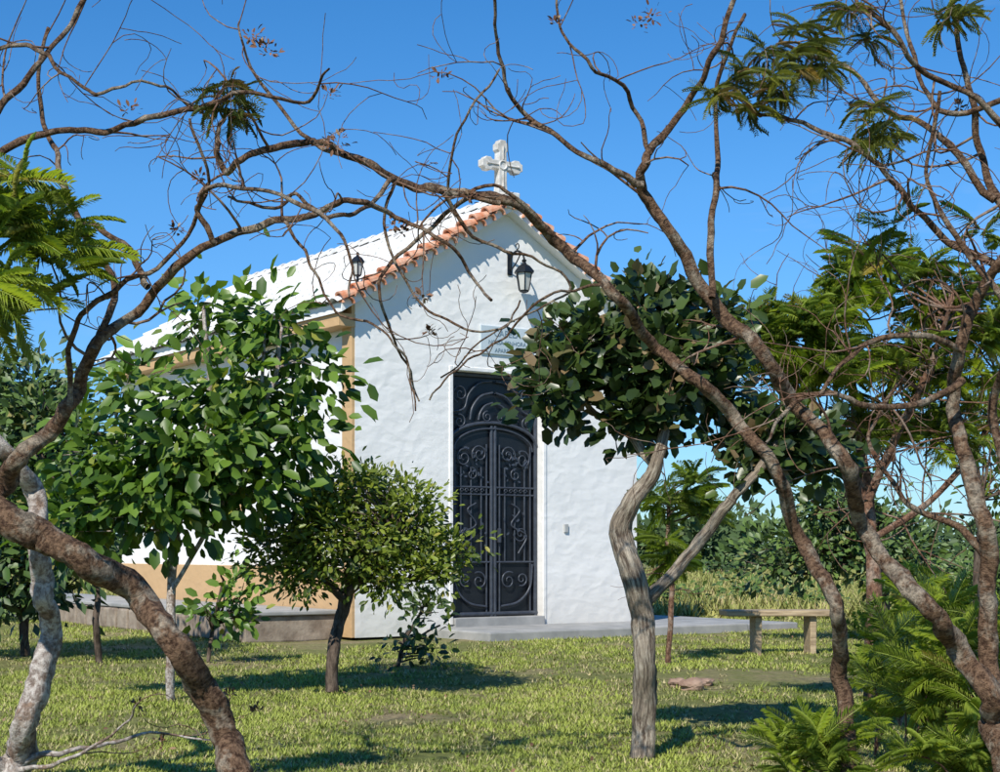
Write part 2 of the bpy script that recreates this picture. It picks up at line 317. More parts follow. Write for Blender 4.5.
for k in (-1,1):
    curve([(cxm+k*.02,3.34),(cxm+k*.22,3.28),(cxm+k*.36,3.12),(cxm+k*.4,2.95)],.017)
    curve([(cxm+k*.02,3.2),(cxm+k*.15,3.15),(cxm+k*.23,3.05),(cxm+k*.26,2.95)],.015)
    spiral(cxm+k*.11,3.0,.08,math.pi/2,-1.5,flip=k); spiral(cxm+k*.56,3.3,.13,-1.2,1.6,flip=k); spiral(cxm+k*.57,2.92,.10,1.2,1.4,flip=k)
    curve([(cxm+k*.03,3.5),(cxm+k*.25,3.46),(cxm+k*.42,3.3),(cxm+k*.5,3.1),(cxm+k*.7,3.05)],.014)
    for xx in (.2,.37,.54): bar(cxm+k*xx,zb+.75,cxm+k*xx,2.3,.012)
    for xx in (.11,.64): bar(cxm+k*xx,zb+.06,cxm+k*xx,2.62,.012)
    bar(cxm+k*.05,2.02,cxm+k*.7,2.02,.015); bar(cxm+k*.05,1.92,cxm+k*.7,1.92,.013); bar(cxm+k*.05,.98,cxm+k*.7,.98,.014)
    for xx in (.2,.29,.37,.46,.54): spiral(cxm+k*xx,1.97,.035,0,1,rr=.008)
    spiral(cxm+k*.24,2.48,.13,-.5,1.6,flip=k); spiral(cxm+k*.5,2.42,.13,2.2,-1.6,flip=k); spiral(cxm+k*.37,2.2,.09,1.5,1.3,flip=k,rr=.010)
    spiral(cxm+k*.46,1.38,.12,math.pi,1.4,flip=k,rr=.010)
    curve([(cxm+k*.30,1.8),(cxm+k*.44,1.7),(cxm+k*.3,1.5),(cxm+k*.56,1.35),(cxm+k*.42,1.1)],.012)
    curve([(cxm+k*.66,.95),(cxm+k*.62,.62),(cxm+k*.42,.42),(cxm+k*.12,.36)],.017)
    spiral(cxm+k*.25,.72,.13,1.0,1.4,flip=k); spiral(cxm+k*.48,.74,.10,-2.0,1.4,flip=k)
mb.build('door_ironwork',M_iron,ch,False)
box('door_handle',cxm+.05,cxm+.09,.06,.11,1.25,1.45,M_iron,ch,.01)
lt=leafT(.28,.1); n=60; px=cxm+rng.choice([-1,1],n)*rng.uniform(.14,.6,n); pz=rng.choice([1.4,1.62,2.2,2.38,2.5],n)+rng.normal(size=n)*.05
pos=np.stack([px,np.full(n,.11),pz],-1); dr=np.stack([rng.normal(size=n),np.zeros(n),rng.normal(size=n)],-1)
Vv,Ff,Tt=scatter(lt[0],lt[1],rotm(dr,np.tile([0.,-1,0.2],(n,1))),pos,rng.uniform(.04,.075,n),np.zeros((n,2))); o=make_mesh('door_iron_leaves',Vv,Ff,M_iron); o.parent=ch
box('corner_pilaster',-.05,-.001,.004,.26,.0,ze-.02,M_ochre,ch,.006)
box('side_plinth',-.045,-.002,.264,L_,.0,.92,M_ochre,ch,.006)
box('eave_cornice',-.26,-.003,-.02,L_,ze-.34,ze-.17,M_ochre,ch,.01)
box('side_window_frame',-.04,-.004,3.3,4.3,1.7,3.2,M_ochre,ch,.01); box('side_window_pane',-.05,-.041,3.4,4.2,1.8,3.1,M_panel,ch,0)
# roof
pitch=(zr-ze)/(Wd/2); ov=.30; yf=-.20; yb=L_+.3; th=math.atan(pitch); cs,sn=math.cos(th),math.sin(th)
def roofside(nm,s):
    ex=-ov if s<0 else Wd+ov; ln=(Wd/2+ov)/cs; rows=9; rl=ln/rows
    ys=np.linspace(yf,yb,int((yb-yf)/.21)*8+1); fr=(ys-yf)/.21; 
    Vs=[];lev=[]
    for r in range(rows):
        for q,hh in ((0.0,.045),(.5,.03),(.999,.012)): lev.append((r*rl+q*rl,hh))
    for (l,hh) in lev:
        rowi=int(l/rl+1e-6); jit=np.array([noise.noise(Vector((math.floor(f)*1.7,rowi*3.1,s))) for f in fr])*.02
        hgt=.10+hh+.055*np.abs(np.sin(np.pi*fr))**.7+jit
        x=(l*cs)*(1 if s<0 else -1)+ex; z=ze+ (l*sn) - ov*pitch
        Vs.append(np.stack([np.full_like(ys,x)+(-sn if s<0 else sn)*hgt,ys,z+cs*hgt],-1))
    n=len(ys); Vv=np.vstack(Vs); i=np.arange(len(lev)-1)[:,None]*n; j=np.arange(n-1)[None]
    Fc=np.stack([i+j,i+j+1,i+n+j+1,i+n+j],-1).reshape(-1,4); o=make_mesh(nm,Vv,Fc,M_paint); o.parent=ch
    zz=ze-ov*pitch; a=(ex,zz+.0); b=(Wd/2,zr+.0)
    Vb=[];tk=.12
    for y in (yf+.012,yb-.01): Vb+=[(a[0],y,a[1]+.002),(b[0],y,b[1]+.002),(b[0],y,b[1]+tk),(a[0],y,a[1]+tk)]
    pymesh(nm+'_slab',Vb,[(0,1,2,3),(4,7,6,5),(0,4,5,1),(1,5,6,2),(2,6,7,3),(3,7,4,0)],M_white,ch)
roofside('roof_left',-1); roofside('roof_right',1)
def barrel(Vl,Fl,p0,p1,r0,r1,up,seg=8):
    p0=np.array(p0,float);p1=np.array(p1,float);T=nrm(p1-p0); S=nrm(np.cross(T,up)); U=np.cross(S,T); k=len(Vl)
    for p,r in ((p0,r0),(p1,r1)):
        for rr in (r,r*.8):
            for i in range(seg+1):
                a=math.pi*i/seg; Vl.append(tuple(p+S*rr*math.cos(a)+U*rr*math.sin(a)))
    m=seg+1
    for i in range(seg):
        Fl.append((k+i,k+i+1,k+2*m+i+1,k+2*m+i)); Fl.append((k+m+i,k+3*m+i,k+3*m+i+1,k+m+i+1)); Fl.append((k+i,k+m+i,k+m+i+1,k+i+1)); Fl.append((k+2*m+i,k+2*m+i+1,k+3*m+i+1,k+3*m+i))
for nm,s in (('rake_tiles_left',-1),('rake_tiles_right',1)):
    Vl=[];Fl=[];ln=(Wd/2+ov)/cs; nt=13
    for i in range(nt):
        l0=ln*i/nt-.03; l1=min(ln*(i+1)/nt+.03,ln-.04)
        def pt(l,h): 
            x=l*cs; return ((-ov+x) if s<0 else (Wd+ov-x), yf+.03, ze-ov*pitch+l*sn+.12+h)
        barrel(Vl,Fl,pt(l0,.05),pt(l1,.0),.105,.070,(0,0,1))
    pymesh(nm,Vl,Fl,M_terra,ch)
    Vl=[];Fl=[]
    for i in range(17):
        l=ln*(i+.5)/17; x=l*cs; xx=(-ov+x) if s<0 else (Wd+ov-x); z=ze-ov*pitch+l*sn+.07
        barrel(Vl,Fl,(xx,yf-.05,z-.01),(xx,yf+.1,z+.0),.085,.08,(0,0,1))
    pymesh(nm.replace('rake','verge'),Vl,Fl,M_terra,ch)
Vl=[];Fl=[]
nt=24
for i in range(nt):
    y0=.19+(yb-.19)*i/nt-.03; y1=.19+(yb-.19)*(i+1)/nt+.02; barrel(Vl,Fl,(Wd/2,y0,zr+.15),(Wd/2,y1,zr+.13),.12,.10,(0,0,1))
pymesh('ridge_tiles',Vl,Fl,M_paint,ch)
def cross():
    z0=zr+.22; xc=Wd/2-.04; yc=.04; w2=.066; 
    def arm(cx,cz,dx,dz,l):
        px,pz=-dz,dx
        o=[(0,-w2),(l-.17,-w2*.9),(l-.14,-w2*1.4),(l-.06,-w2*1.4),(l-.035,-w2*.9),(l,-w2*.7),(l,w2*.7),(l-.035,w2*.9),(l-.06,w2*1.4),(l-.14,w2*1.4),(l-.17,w2*.9),(0,w2)]
        return [(cx+a*dx+b*px,cz+a*dz+b*pz) for a,b in o]
    cz=z0+.44; parts=[arm(xc,cz,1,0,.34),arm(xc,cz,-1,0,.34),arm(xc,cz,0,1,.35)]
    parts.append([(xc-w2,cz),(xc-w2,cz-.25),(xc-w2*1.3,cz-.44),(xc+w2*1.3,cz-.44),(xc+w2,cz-.25),(xc+w2,cz)])
    Vl=[];Fl=[]
    for k,pl in enumerate(parts):
        b=len(Vl); n=len(pl); e=.001*k; Vl+=[(x,yc-.06-e,z) for x,z in pl]+[(x,yc+.06+e,z) for x,z in pl]
        Fl+=[tuple(b+i for i in range(n)),tuple(b+n+i for i in range(n))[::-1]]+[(b+i,b+(i+1)%n,b+n+(i+1)%n,b+n+i) for i in range(n)]
    pymesh('roof_cross',Vl,Fl,M_cross,ch,bevel=.008)
    m2=MB()
    th_=np.linspace(0,2*math.pi,20); m2.tube(np.stack([xc+.06*np.cos(th_),np.full(20,yc-.066),cz+.06*np.sin(th_)],-1),.012,6)
    for dx,dz,l in ((1,0,.27),(-1,0,.27),(0,1,.26),(0,-1,.3)):
        m2.tube(np.array([(xc+dx*.08,yc-.066,cz+dz*.08),(xc+dx*l*.7,yc-.066,cz+dz*l*.7),(xc+dx*l,yc-.066,cz+dz*l)]),[.010,.010,.02],6)
    m2.build('roof_cross_relief',M_cross,ch,False)
    box('roof_cross_base',xc-.12,xc+.14,yf-.04,.17,zr+.03,zr+.25,M_cross,ch,.02)
cross()
def lantern(x,y,z,s,nm,bracket=True):
    Vl=[];Fl=[];seg=6
    prof=[(.02,.0),(.07,.02),(.075,.04),(.115,.27),(.15,.28),(.15,.30),(.09,.37),(.04,.40),(.025,.43),(.04,.45),(.0,.49)]
    for r,h in prof:
        for i in range(seg):
            a=2*math.pi*i/seg; Vl.append((x+r*s*math.cos(a),y+r*s*math.sin(a),z+h*s))
    for k in range(len(prof)-1):
        if k==2: continue
        for i in range(seg): Fl.append((k*seg+i,k*seg+(i+1)%seg,(k+1)*seg+(i+1)%seg,(k+1)*seg+i))
    pymesh(nm+'_cap',Vl,Fl,M_panel,ch)
    Vg=[];Fg=[]
    for r,h in ((.068,.041),(.106,.272)):
        for i in range(seg):
            a=2*math.pi*i/seg; Vg.append((x+r*s*math.cos(a),y+r*s*math.sin(a),z+h*s))
    for i in range(seg): Fg.append((i,(i+1)%seg,seg+(i+1)%seg,seg+i))
    pymesh(nm+'_glass',Vg,Fg,M_glass,ch)
    m=MB()
    for i in range(seg):
        a=2*math.pi*i/seg; m.tube(np.array([(x+r*s*math.cos(a),y+r*s*math.sin(a),z+h*s) for r,h in ((.075,.04),(.095,.155),(.115,.27))]),.008,5)
    if bracket:
        m.tube(catmull([(x,y,z+.48*s),(x-.01,y+.03,z+.55*s),(x-.03,y+.14,z+.60*s),(x-.05,y+.24,z+.52*s),(x-.05,y+.27,z+.36*s)],6),.015,6)
        m.tube(catmull([(x,y+.08,z+.56*s),(x-.02,y+.16,z+.44*s),(x-.04,y+.26,z+.34*s)],6),.010,6)
        th=np.linspace(0,5,14); m.tube(np.stack([np.full(14,x-.03),y+.12+.04*np.cos(th),z+.66*s+.04*np.sin(th)],-1),.009,5)
    else: m.tube(np.array([(x,y,z-.32),(x,y,z-.15),(x,y,z+.01)]),.02,6)
    m.build(nm+'_frame',M_panel,ch,False)
    if bracket: box(nm+'_backplate',x-.09,x-.01,y+.265,y+.282,z+.28*s,z+.62*s,M_panel,ch,.01)
lantern(2.52,-.285,4.70,1.0,'wall_lantern'); lantern(.04,.0,4.72,.68,'corner_lantern_a',False); lantern(Wd-.1,.0,4.84,.72,'corner_lantern_b',False)
box('name_plaque',1.97,2.86,-.03,-.003,3.86,4.25,M_sign,ch,.006)
for i,(s_,sz) in enumerate((('CAPELA',.13),('NOSSA SENHORA',.08),('APARECIDA',.08))):
    c=bpy.data.curves.new('t','FONT'); c.body=s_; c.size=sz; c.align_x='CENTER'; c.extrude=.002; o=bpy.data.objects.new('plaque_lettering_%d'%i,c); scene.collection.objects.link(o)
    o.rotation_euler=(math.pi/2,0,0); o.location=(2.415,-.033,4.11-i*.11); c.materials.append(M_text); o.parent=ch
box('doorbell',3.42,3.49,-.03,-.003,1.4,1.52,M_plastic,ch,.008)
box('front_step',1.1,5.6,-1.5,-.003,-.05,.10,M_conc,ch,.02)
box('front_step_side',5.6+.003,6.9,-1.2,3,-.05,.07,M_conc,ch,.02)
box('side_terrace',-1.45,-.052,.3,11,-.05,.30,M_stone,ch,.03); box('side_terrace_coping',-1.5,-.054,.25,11.05,.303,.36,M_conc,ch,.015)
for i in range(26):
    y=.35+i*.41; box('terrace_stone_%d'%i,-1.50-random.random()*.03,-1.43,y,y+.38,-.02,.27+random.random()*.03,M_stone,ch,.03)

# ---------------- bench
be=empty('garden_bench',(*P(775,652,18.0)[:2],0),math.radians(4))
def slabshape(nm,x0,x1,y0,y1,z0,z1,tp,mat):
    V=[(x0+tp,y0,z0),(x1-tp,y0,z0),(x1-tp,y1,z0),(x0+tp,y1,z0),(x0,y0,z1),(x1,y0,z1),(x1,y1,z1),(x0,y1,z1)]
    return pymesh(nm,V,[(0,3,2,1),(4,5,6,7),(0,1,5,4),(1,2,6,5),(2,3,7,6),(3,0,4,7)],mat,be,bevel=.012)
slabshape('seat',-.60,.66,-.22,.22,.41,.475,.015,M_bench)
slabshape('leg_1',-.26,-.18,-.15,.15,-.04,.407,.006,M_bench); slabshape('leg_2',.36,.44,-.15,.15,-.04,.407,.006,M_bench)

def rock(c,r,nm):
    import bmesh
    bm=bmesh.new(); bmesh.ops.create_icosphere(bm,subdivisions=3,radius=1)
    for v in bm.verts:
        k=1+.45*noise.noise(v.co*1.3+Vector(c)*3)+.15*noise.noise(v.co*4+Vector(c)); v.co=Vector((v.co.x*r[0]*k,v.co.y*r[1]*k,v.co.z*r[2]*k))
    me=bpy.data.meshes.new(nm); bm.to_mesh(me); bm.free(); me.materials.append(M_rock); o=bpy.data.objects.new(nm,me); o.location=[float(x) for x in c]; scene.collection.objects.link(o)
for (u,v,r) in ((678,684,.09),(692,686,.11),(706,683,.07)):
    p=P(u,v,gd(v)); rock((p[0],p[1],.005),(r,r*.8,r*.55),'rock')

# ---------------- plant materials
B_fore=bark_mat('red_brown_bark',(.062,.032,.019),(.27,.165,.10),(.48,.39,.29),38,1.4,1.0,7,.03)
B_pale=bark_mat('pale_bark',(.22,.17,.14),(.60,.54,.48),(.32,.22,.16),34,.9,.8,8,.02)
B_twig=bark_mat('twig_bark',(.07,.034,.022),(.24,.135,.085),(.34,.25,.19),40,.8,.4,9)
B_grey=bark_mat('furrowed_bark',(.12,.085,.06),(.56,.48,.37),(.44,.35,.26),60,.13,1.0,6,.03)
B_dark=bark_mat('dark_bark',(.05,.035,.025),(.16,.12,.09),(.12,.09,.07),30,.3,.6,5)
G_big=leaf_mat('broad_leaf_green',(.03,.075,.010),(.19,.31,.042),(.32,.34,.06),.42,.28)
G_shrub=leaf_mat('shrub_leaf_green',(.045,.08,.012),(.25,.31,.038),(.40,.36,.08),.4,.28)
G_mid=leaf_mat('glossy_leaf_green',(.022,.042,.012),(.10,.155,.035),(.26,.18,.09),.35,.2)
G_fern=leaf_mat('feathery_leaf_green',(.09,.16,.018),(.35,.43,.065),(.46,.36,.10),.5,.4)
G_ferndk=leaf_mat('feathery_leaf_dark',(.07,.09,.018),(.27,.29,.06),(.34,.20,.08),.5,.35)
G_back=leaf_mat('backdrop_leaf_green',(.025,.055,.012),(.13,.21,.04),(.24,.22,.07),.5,0)
G_dist=leaf_mat('distant_leaf_green',(.035,.065,.025),(.10,.15,.06),(.16,.18,.08),.8,0,.1)
G_grass=leaf_mat('grass_blade',(.14,.185,.03),(.37,.42,.08),(.58,.48,.25),.6,0,.25)
G_mead=leaf_mat('meadow_grass',(.17,.20,.045),(.42,.40,.13),(.55,.42,.22),.7,0,.2)
G_dead=leaf_mat('dead_leaf',(.10,.045,.025),(.26,.14,.08),(.36,.27,.16),.7,0,.2)
LB=leafT(.27,.07,.3); LR=leafT(.30,.06,1); LS=leafT(.22,.05); LQ=leafQ(.26); FR=frondT(22,.27,.35,.012); FR2=frondT(18,.24,.75,.014)

def tree(name,trunks,d0,bark,blobs,nc,per,cr,size,tm,leafm,cm=2,shell=.55,**k):
    b=trunks[0][0]; e=empty(name,(*P(b[0],b[1],d0)[:2],0)); m=MB(); sk=[]
    for tr in trunks:
        pt,_=trace(m,tr,d0,d0+rng.uniform(-.2,.5),10,.15,rs=1); sk.append(pt)
    C,O=clumps(blobs,nc,shell=shell); connect(m,np.vstack(sk),C,.006*d0/12,cm); m.build('branches',bark,e); crown('foliage',e,leafm,C,O,per,cr,size,tm,**k); return e
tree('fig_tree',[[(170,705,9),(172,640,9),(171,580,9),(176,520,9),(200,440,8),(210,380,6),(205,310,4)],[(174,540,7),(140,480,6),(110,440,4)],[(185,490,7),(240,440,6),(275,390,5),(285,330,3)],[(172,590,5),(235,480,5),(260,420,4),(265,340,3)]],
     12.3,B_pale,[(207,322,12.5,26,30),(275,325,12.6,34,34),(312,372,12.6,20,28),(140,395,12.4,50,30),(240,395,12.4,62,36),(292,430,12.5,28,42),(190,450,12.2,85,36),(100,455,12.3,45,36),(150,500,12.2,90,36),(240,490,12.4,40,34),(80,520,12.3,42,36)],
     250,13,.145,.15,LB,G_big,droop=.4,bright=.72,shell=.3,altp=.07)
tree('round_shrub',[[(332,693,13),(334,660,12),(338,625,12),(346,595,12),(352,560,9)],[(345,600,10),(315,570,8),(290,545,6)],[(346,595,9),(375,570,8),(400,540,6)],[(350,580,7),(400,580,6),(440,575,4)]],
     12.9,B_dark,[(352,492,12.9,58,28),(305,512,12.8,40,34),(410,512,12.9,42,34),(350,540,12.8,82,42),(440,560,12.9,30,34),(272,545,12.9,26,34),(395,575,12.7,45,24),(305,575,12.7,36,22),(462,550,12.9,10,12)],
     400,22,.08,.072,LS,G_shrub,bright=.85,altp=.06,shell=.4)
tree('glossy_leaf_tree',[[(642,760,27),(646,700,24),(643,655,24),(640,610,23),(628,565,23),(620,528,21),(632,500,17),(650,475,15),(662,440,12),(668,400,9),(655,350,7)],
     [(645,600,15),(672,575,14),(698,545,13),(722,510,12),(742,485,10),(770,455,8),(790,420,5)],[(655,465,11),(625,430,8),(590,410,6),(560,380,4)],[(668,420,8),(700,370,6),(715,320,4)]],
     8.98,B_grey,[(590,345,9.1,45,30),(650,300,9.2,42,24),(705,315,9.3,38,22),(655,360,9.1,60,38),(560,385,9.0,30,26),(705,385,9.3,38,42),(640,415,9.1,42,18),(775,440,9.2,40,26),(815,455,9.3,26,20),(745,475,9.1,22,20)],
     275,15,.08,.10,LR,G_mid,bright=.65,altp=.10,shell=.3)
tree('sapling',[[(398,668,4),(405,640,4),(420,615,3),(430,590,2)],[(404,645,3),(440,625,2)]],15.6,B_dark,[(415,645,15.6,30,20),(430,612,15.6,18,16)],26,7,.07,.10,LB,G_mid,cm=1,bright=.8)
tree('sapling',[[(208,663,4),(213,620,4),(225,580,3)],[(212,630,3),(240,600,2)]],16.5,B_dark,[(225,598,16.5,30,28),(238,620,16.5,18,14)],24,9,.10,.13,LB,G_big,cm=1,bright=.9)
tree('slender_tree',[[(99,663,7),(98,630,7),(97,600,6),(90,560,5),(80,520,4)]],16.4,B_dark,[(55,545,16.4,45,36),(40,500,16.5,40,50),(85,500,16.5,35,40),(45,430,16.8,45,55)],130,26,.16,.14,LQ,G_back,bright=.6)
tree('garden_tree',[[(25,656,10),(22,600,10),(20,540,9),(15,470,8)]],17.5,B_dark,[(10,480,17.5,60,75),(0,400,17.5,60,55),(30,580,17.2,40,26),(-40,520,17,60,90)],200,30,.2,.15,LQ,G_back,bright=.45)

def feather(name,trunks,d0,blobs,nc,per,L,bark,gm,bright,twk=2,tw=30):
    b=trunks[0][0]; e=empty(name,(*P(b[0],b[1],d0)[:2],0)); m=MB(); sk=[]; tips=[]
    for tr in trunks:
        pt,rr=trace(m,tr,d0,d0+rng.uniform(-.4,.5),9,.15); sk.append(pt)
    sk=np.vstack(sk); C,O=clumps(blobs,nc,shell=.2); connect(m,sk,C,.006,1)
    for _ in range(tw):
        p=sk[int(rng.integers(len(sk)//3,len(sk)))]; grow(m,p,rng.normal(size=3)+np.array([0,0,.6]),rng.uniform(.5,1.0),.008,1,tips,.1,1,twk)
    m.build('branches',bark,e); fronds('foliage',e,gm,C,per,L,.25,FR,bright=bright,bias=O*.4); return e
feather('feathery_tree',[[(872,716,20),(872,600,18),(870,520,16),(862,450,14),(850,380,10),(830,320,7)],[(868,500,11),(900,430,9),(930,370,7),(950,310,5)],[(860,450,9),(810,400,7),(770,360,5)],[(870,540,9),(930,500,7),(975,440,6),(1000,380,4)]],
   11.2,[(805,320,11,55,28),(750,345,11,45,28),(870,280,11.2,55,28),(935,295,11.3,42,36),(835,370,11,60,28),(920,365,11.2,55,26),(980,340,11.2,35,60),(950,430,11.3,50,26),(870,430,11.3,40,22)],160,8,.25,B_twig,G_fern,.7,3,60)
feather('feathery_tree',[[(668,663,7),(672,590,6),(668,540,5),(672,490,4)]],16.5,[(675,500,16.5,32,24),(668,545,16.5,24,28),(698,510,16.6,22,16)],26,7,.32,B_twig,G_fern,.5,2,4)
tree('backdrop_tree',[[(888,640,10),(884,580,10),(880,530,8)]],20.5,B_dark,[(860,530,20.5,40,28),(815,550,20.5,34,24),(895,555,20.5,44,26),(830,500,20.5,34,26),(770,560,20.5,26,18)],140,26,.17,.13,LQ,G_back,bright=.8)
tree('backdrop_tree',[[(975,674,9),(977,560,9),(980,500,7)]],15,B_dark,[(985,430,15.2,35,30),(1010,480,15,30,50),(950,400,15.4,35,30)],46,14,.16,.11,LS,G_shrub,bright=.7)

def mass(name,items,mat,per,cr,size,tm,bright):
    e=empty(name,(0,0,0)); 
    Cs=[];Os=[]
    for (blobs,n) in items:
        C,O=clumps(blobs,n); k=C[:,2]>.02; Cs.append(C[k]); Os.append(O[k])
    crown('foliage',e,mat,np.vstack(Cs),np.vstack(Os),per,cr,size,tm,bright=bright); return e
mass('background_shrubs',[([(700,603,32,20,9),(750,592,34,18,10),(930,600,26,30,14),(985,585,24,30,22),(1040,585,24,60,30),(655,600,32,25,16),(880,578,42,24,9),(955,572,45,26,12),(720,566,50,14,9),(800,598,30,28,10)],180),([(-30,600,26,80,35),(30,615,27,40,16)],60)],G_back,26,.2,.15,LQ,.9)
mass('distant_trees',[([(x,543+rng.uniform(-3,3),d,w_,h_) for x,d,w_,h_ in [(660,90,30,12),(700,80,22,17),(735,100,26,13),(775,90,26,11),(820,100,28,10),(860,95,24,13),(900,95,26,9),(940,110,30,8),(975,100,24,12),(1020,110,40,10),(1060,100,60,12),(600,100,60,10),(-20,80,80,20),(60,90,60,16)]],520)],G_dist,24,.8,.65,LQ,.8)
nt=17000; d=27*(90/27)**rng.random(nt); x=rng.uniform(-.42,.5,nt)*d
tuftV=[];tuftF=[]
for i in range(7):
    a=random.uniform(0,6.28); le=random.uniform(.15,.55); h=random.uniform(.6,1); b0=np.array([math.cos(a),math.sin(a)]); pr=np.array([-b0[1],b0[0]])*.055; c0=np.array([random.uniform(-.3,.3),random.uniform(-.3,.3)])
    k=len(tuftV); tip=c0+b0*le
    tuftV+=[(*(c0-pr),0),(*(c0+pr),0),(*tip,h)]; tuftF+=[(k,k+1,k+2)]
tuftV=np.array(tuftV,float); tuftF=np.array(tuftF)
def rz(a): 
    c,s=np.cos(a),np.sin(a); z=np.zeros_like(a); o=np.ones_like(a); return np.stack([np.stack([c,-s,z],-1),np.stack([s,c,z],-1),np.stack([z,z,o],-1)],1)
def local(xw,yw):
    dx=xw-X0; dy=yw-D0; return dx*math.cos(TH)+dy*math.sin(TH), -dx*math.sin(TH)+dy*math.cos(TH)
lx,ly=local(x,d); k=~((lx>-2)&(lx<6)&(ly>-2)&(ly<12)); x=x[k];d=d[k]
tn=np.stack([np.clip(rng.normal(.5,.25,len(x)),0,1),(rng.random(len(x))<.25)*rng.random(len(x))],-1)
Vv,Ff,Tt=scatter(tuftV*[1.8,1.8,1],tuftF,rz(rng.uniform(0,6.28,len(x))),np.stack([x,d,np.full(len(x),-.04)],-1),rng.uniform(.15,.38,len(x)),tn); make_mesh('meadow_grass',Vv,Ff,G_mead,tint=Tt)

# ---------------- lawn
nt=80000; u=rng.random(nt); d=7.2*(30/7.2)**u; x=rng.uniform(-.40,.40,nt)*d+rng.normal(size=nt)*.3
lx,ly=local(x,d); k=~((lx>-1.5)&(lx<6.9)&(ly>-1.5)&(ly<11)); x=x[k]; d=d[k]
pn=np.array([noise.noise(Vector((a*.9,b*.45,1)))+.6*noise.noise(Vector((a*2.6,b*1.6,4))) for a,b in zip(x,d)])
ex,ey=P(745,676,gd(676))[:2]; bare=((x-ex)/.9)**2+((d-ey)/1.1)**2
k=(pn+rng.normal(size=len(x))*.3<.16)&(bare+rng.normal(size=len(x))*.4>1); x=x[k];d=d[k];pn=pn[k]
zz=np.array([gz(a,b) for a,b in zip(x,d)])-.005
tn=np.stack([np.clip(.5-pn*.9+rng.normal(size=len(x))*.28,0,1),np.clip((rng.random(len(x))<.22+.8*np.clip(pn+.15,0,1))*rng.random(len(x)),0,1)],-1)
Vv,Ff,Tt=scatter(tuftV*np.array([1.6,1.6,.6]),tuftF,rz(rng.uniform(0,6.28,len(x))),np.stack([x,d,zz],-1),rng.uniform(.03,.075,len(x))*(.75+.25*d/10),tn); make_mesh('lawn_grass',Vv,Ff,G_grass,tint=Tt)
n=600; d=7.2*(22/7.2)**rng.random(n); x=rng.uniform(-.36,.38,n)*d; lx,ly=local(x,d); k=~((lx>-1.5)&(ly>-.1)); x=x[k];d=d[k]; n=len(x)
Vv,Ff,Tt=scatter(LB[0],LB[1],rotm(rng.normal(size=(n,3))*[1,1,.25],np.array([0,0,1])+rng.normal(size=(n,3))*.35),np.stack([x,d,np.full(n,.012)],-1),rng.uniform(.02,.045,n),rng.random((n,2))*[1,.6]); make_mesh('fallen_leaves',Vv,Ff,G_dead,tint=Tt)

# ---------------- foreground trees
def bare_tree(name,base,limbs,bark,twigbark,tw,lenr=(.25,.75),kids=3,skip=.35,heads=()):
    e=empty(name,(base[0],base[1],0)); m=MB(); m2=MB(); tips=[]
    for (d0,d1,pts,ntw) in limbs:
        big=pts[0][2]>12
        pt,rr=trace(m,pts,d0,d1,14 if big else 8,.24 if big else .2,10 if big else 7,.016 if big else .022,.88)
        for _ in range(int(ntw*tw)):
            i=int(rng.integers(int(len(pt)*skip),len(pt)-1)); tg=nrm(pt[i+1]-pt[i]); dr=tg*.5+rng.normal(size=3)*[.7,.5,.7]
            grow(m2,pt[i],dr,rng.uniform(*lenr),min(max(rr[i]*.45,.003),.008),1,tips,.1,1.3,kids)
    m.build('limbs',bark,e); m2.build('twigs',twigbark,e)
    sel=[tips[int(i)][0] for i in rng.choice(len(tips),min(4,len(tips)),replace=False)]+[P(*h) for h in heads]
    C=np.array(sel); crown('dry_seed_heads',e,G_dead,C,np.tile([0,0,1.],(len(C),1)),22,.014,.030,LS,bright=.25)
    return e,tips
A=lambda *a:list(a)
eL,_=bare_tree('leaning_tree',P(250,800,7.4)[:2],[
 (7.4,7.0,A((262,830,36),(248,795,36),(232,755,35),(205,695,32),(175,640,31),(120,585,32),(60,545,34),(0,515,36),(-60,480,32),(-110,420,26)),0),
 (7.15,6.6,A((-20,520,28),(5,480,24),(35,445,19),(70,405,16),(93,350,13),(148,287,11),(215,243,9),(285,222,8),(345,205,7),(400,215,5),(455,250,4),(490,300,3)),8),
 (6.9,6.4,A((-110,420,24),(-90,300,16),(-40,190,9),(40,137,8),(100,128,7),(170,118,6),(230,100,5),(290,95,4),(330,70,2.5)),7),
 (6.9,7.3,A((-60,200,9),(-20,130,8),(20,90,7),(60,45,6),(90,0,5),(120,-50,4)),4),
 (6.8,6.5,A((-60,90,6),(-10,60,5),(35,50,5),(70,80,4),(110,100,4),(160,85,3),(205,110,2.5)),4),
 (6.9,7.4,A((93,350,9),(112,290,8),(85,230,7),(62,160,6),(35,105,5),(50,30,4)),4),
 (6.8,7.3,A((148,287,8),(125,245,7),(90,225,6),(40,185,6),(-30,160,5)),3),
 (6.7,6.2,A((215,243,7),(195,205,6),(225,185,5),(300,200,5),(345,240,4),(350,300,2.5)),3),
 (6.5,6.3,A((285,222,4),(310,260,3.5),(330,305,3),(380,330,2.5),(405,360,2.5),(415,410,2)),1),
 (6.9,6.5,A((70,405,7),(78,330,6),(110,290,6),(165,245,5),(205,180,4),(190,120,3)),3)],B_fore,B_twig,1.0,heads=[(262,45,6.6),(252,35,6.6),(270,50,6.6)])
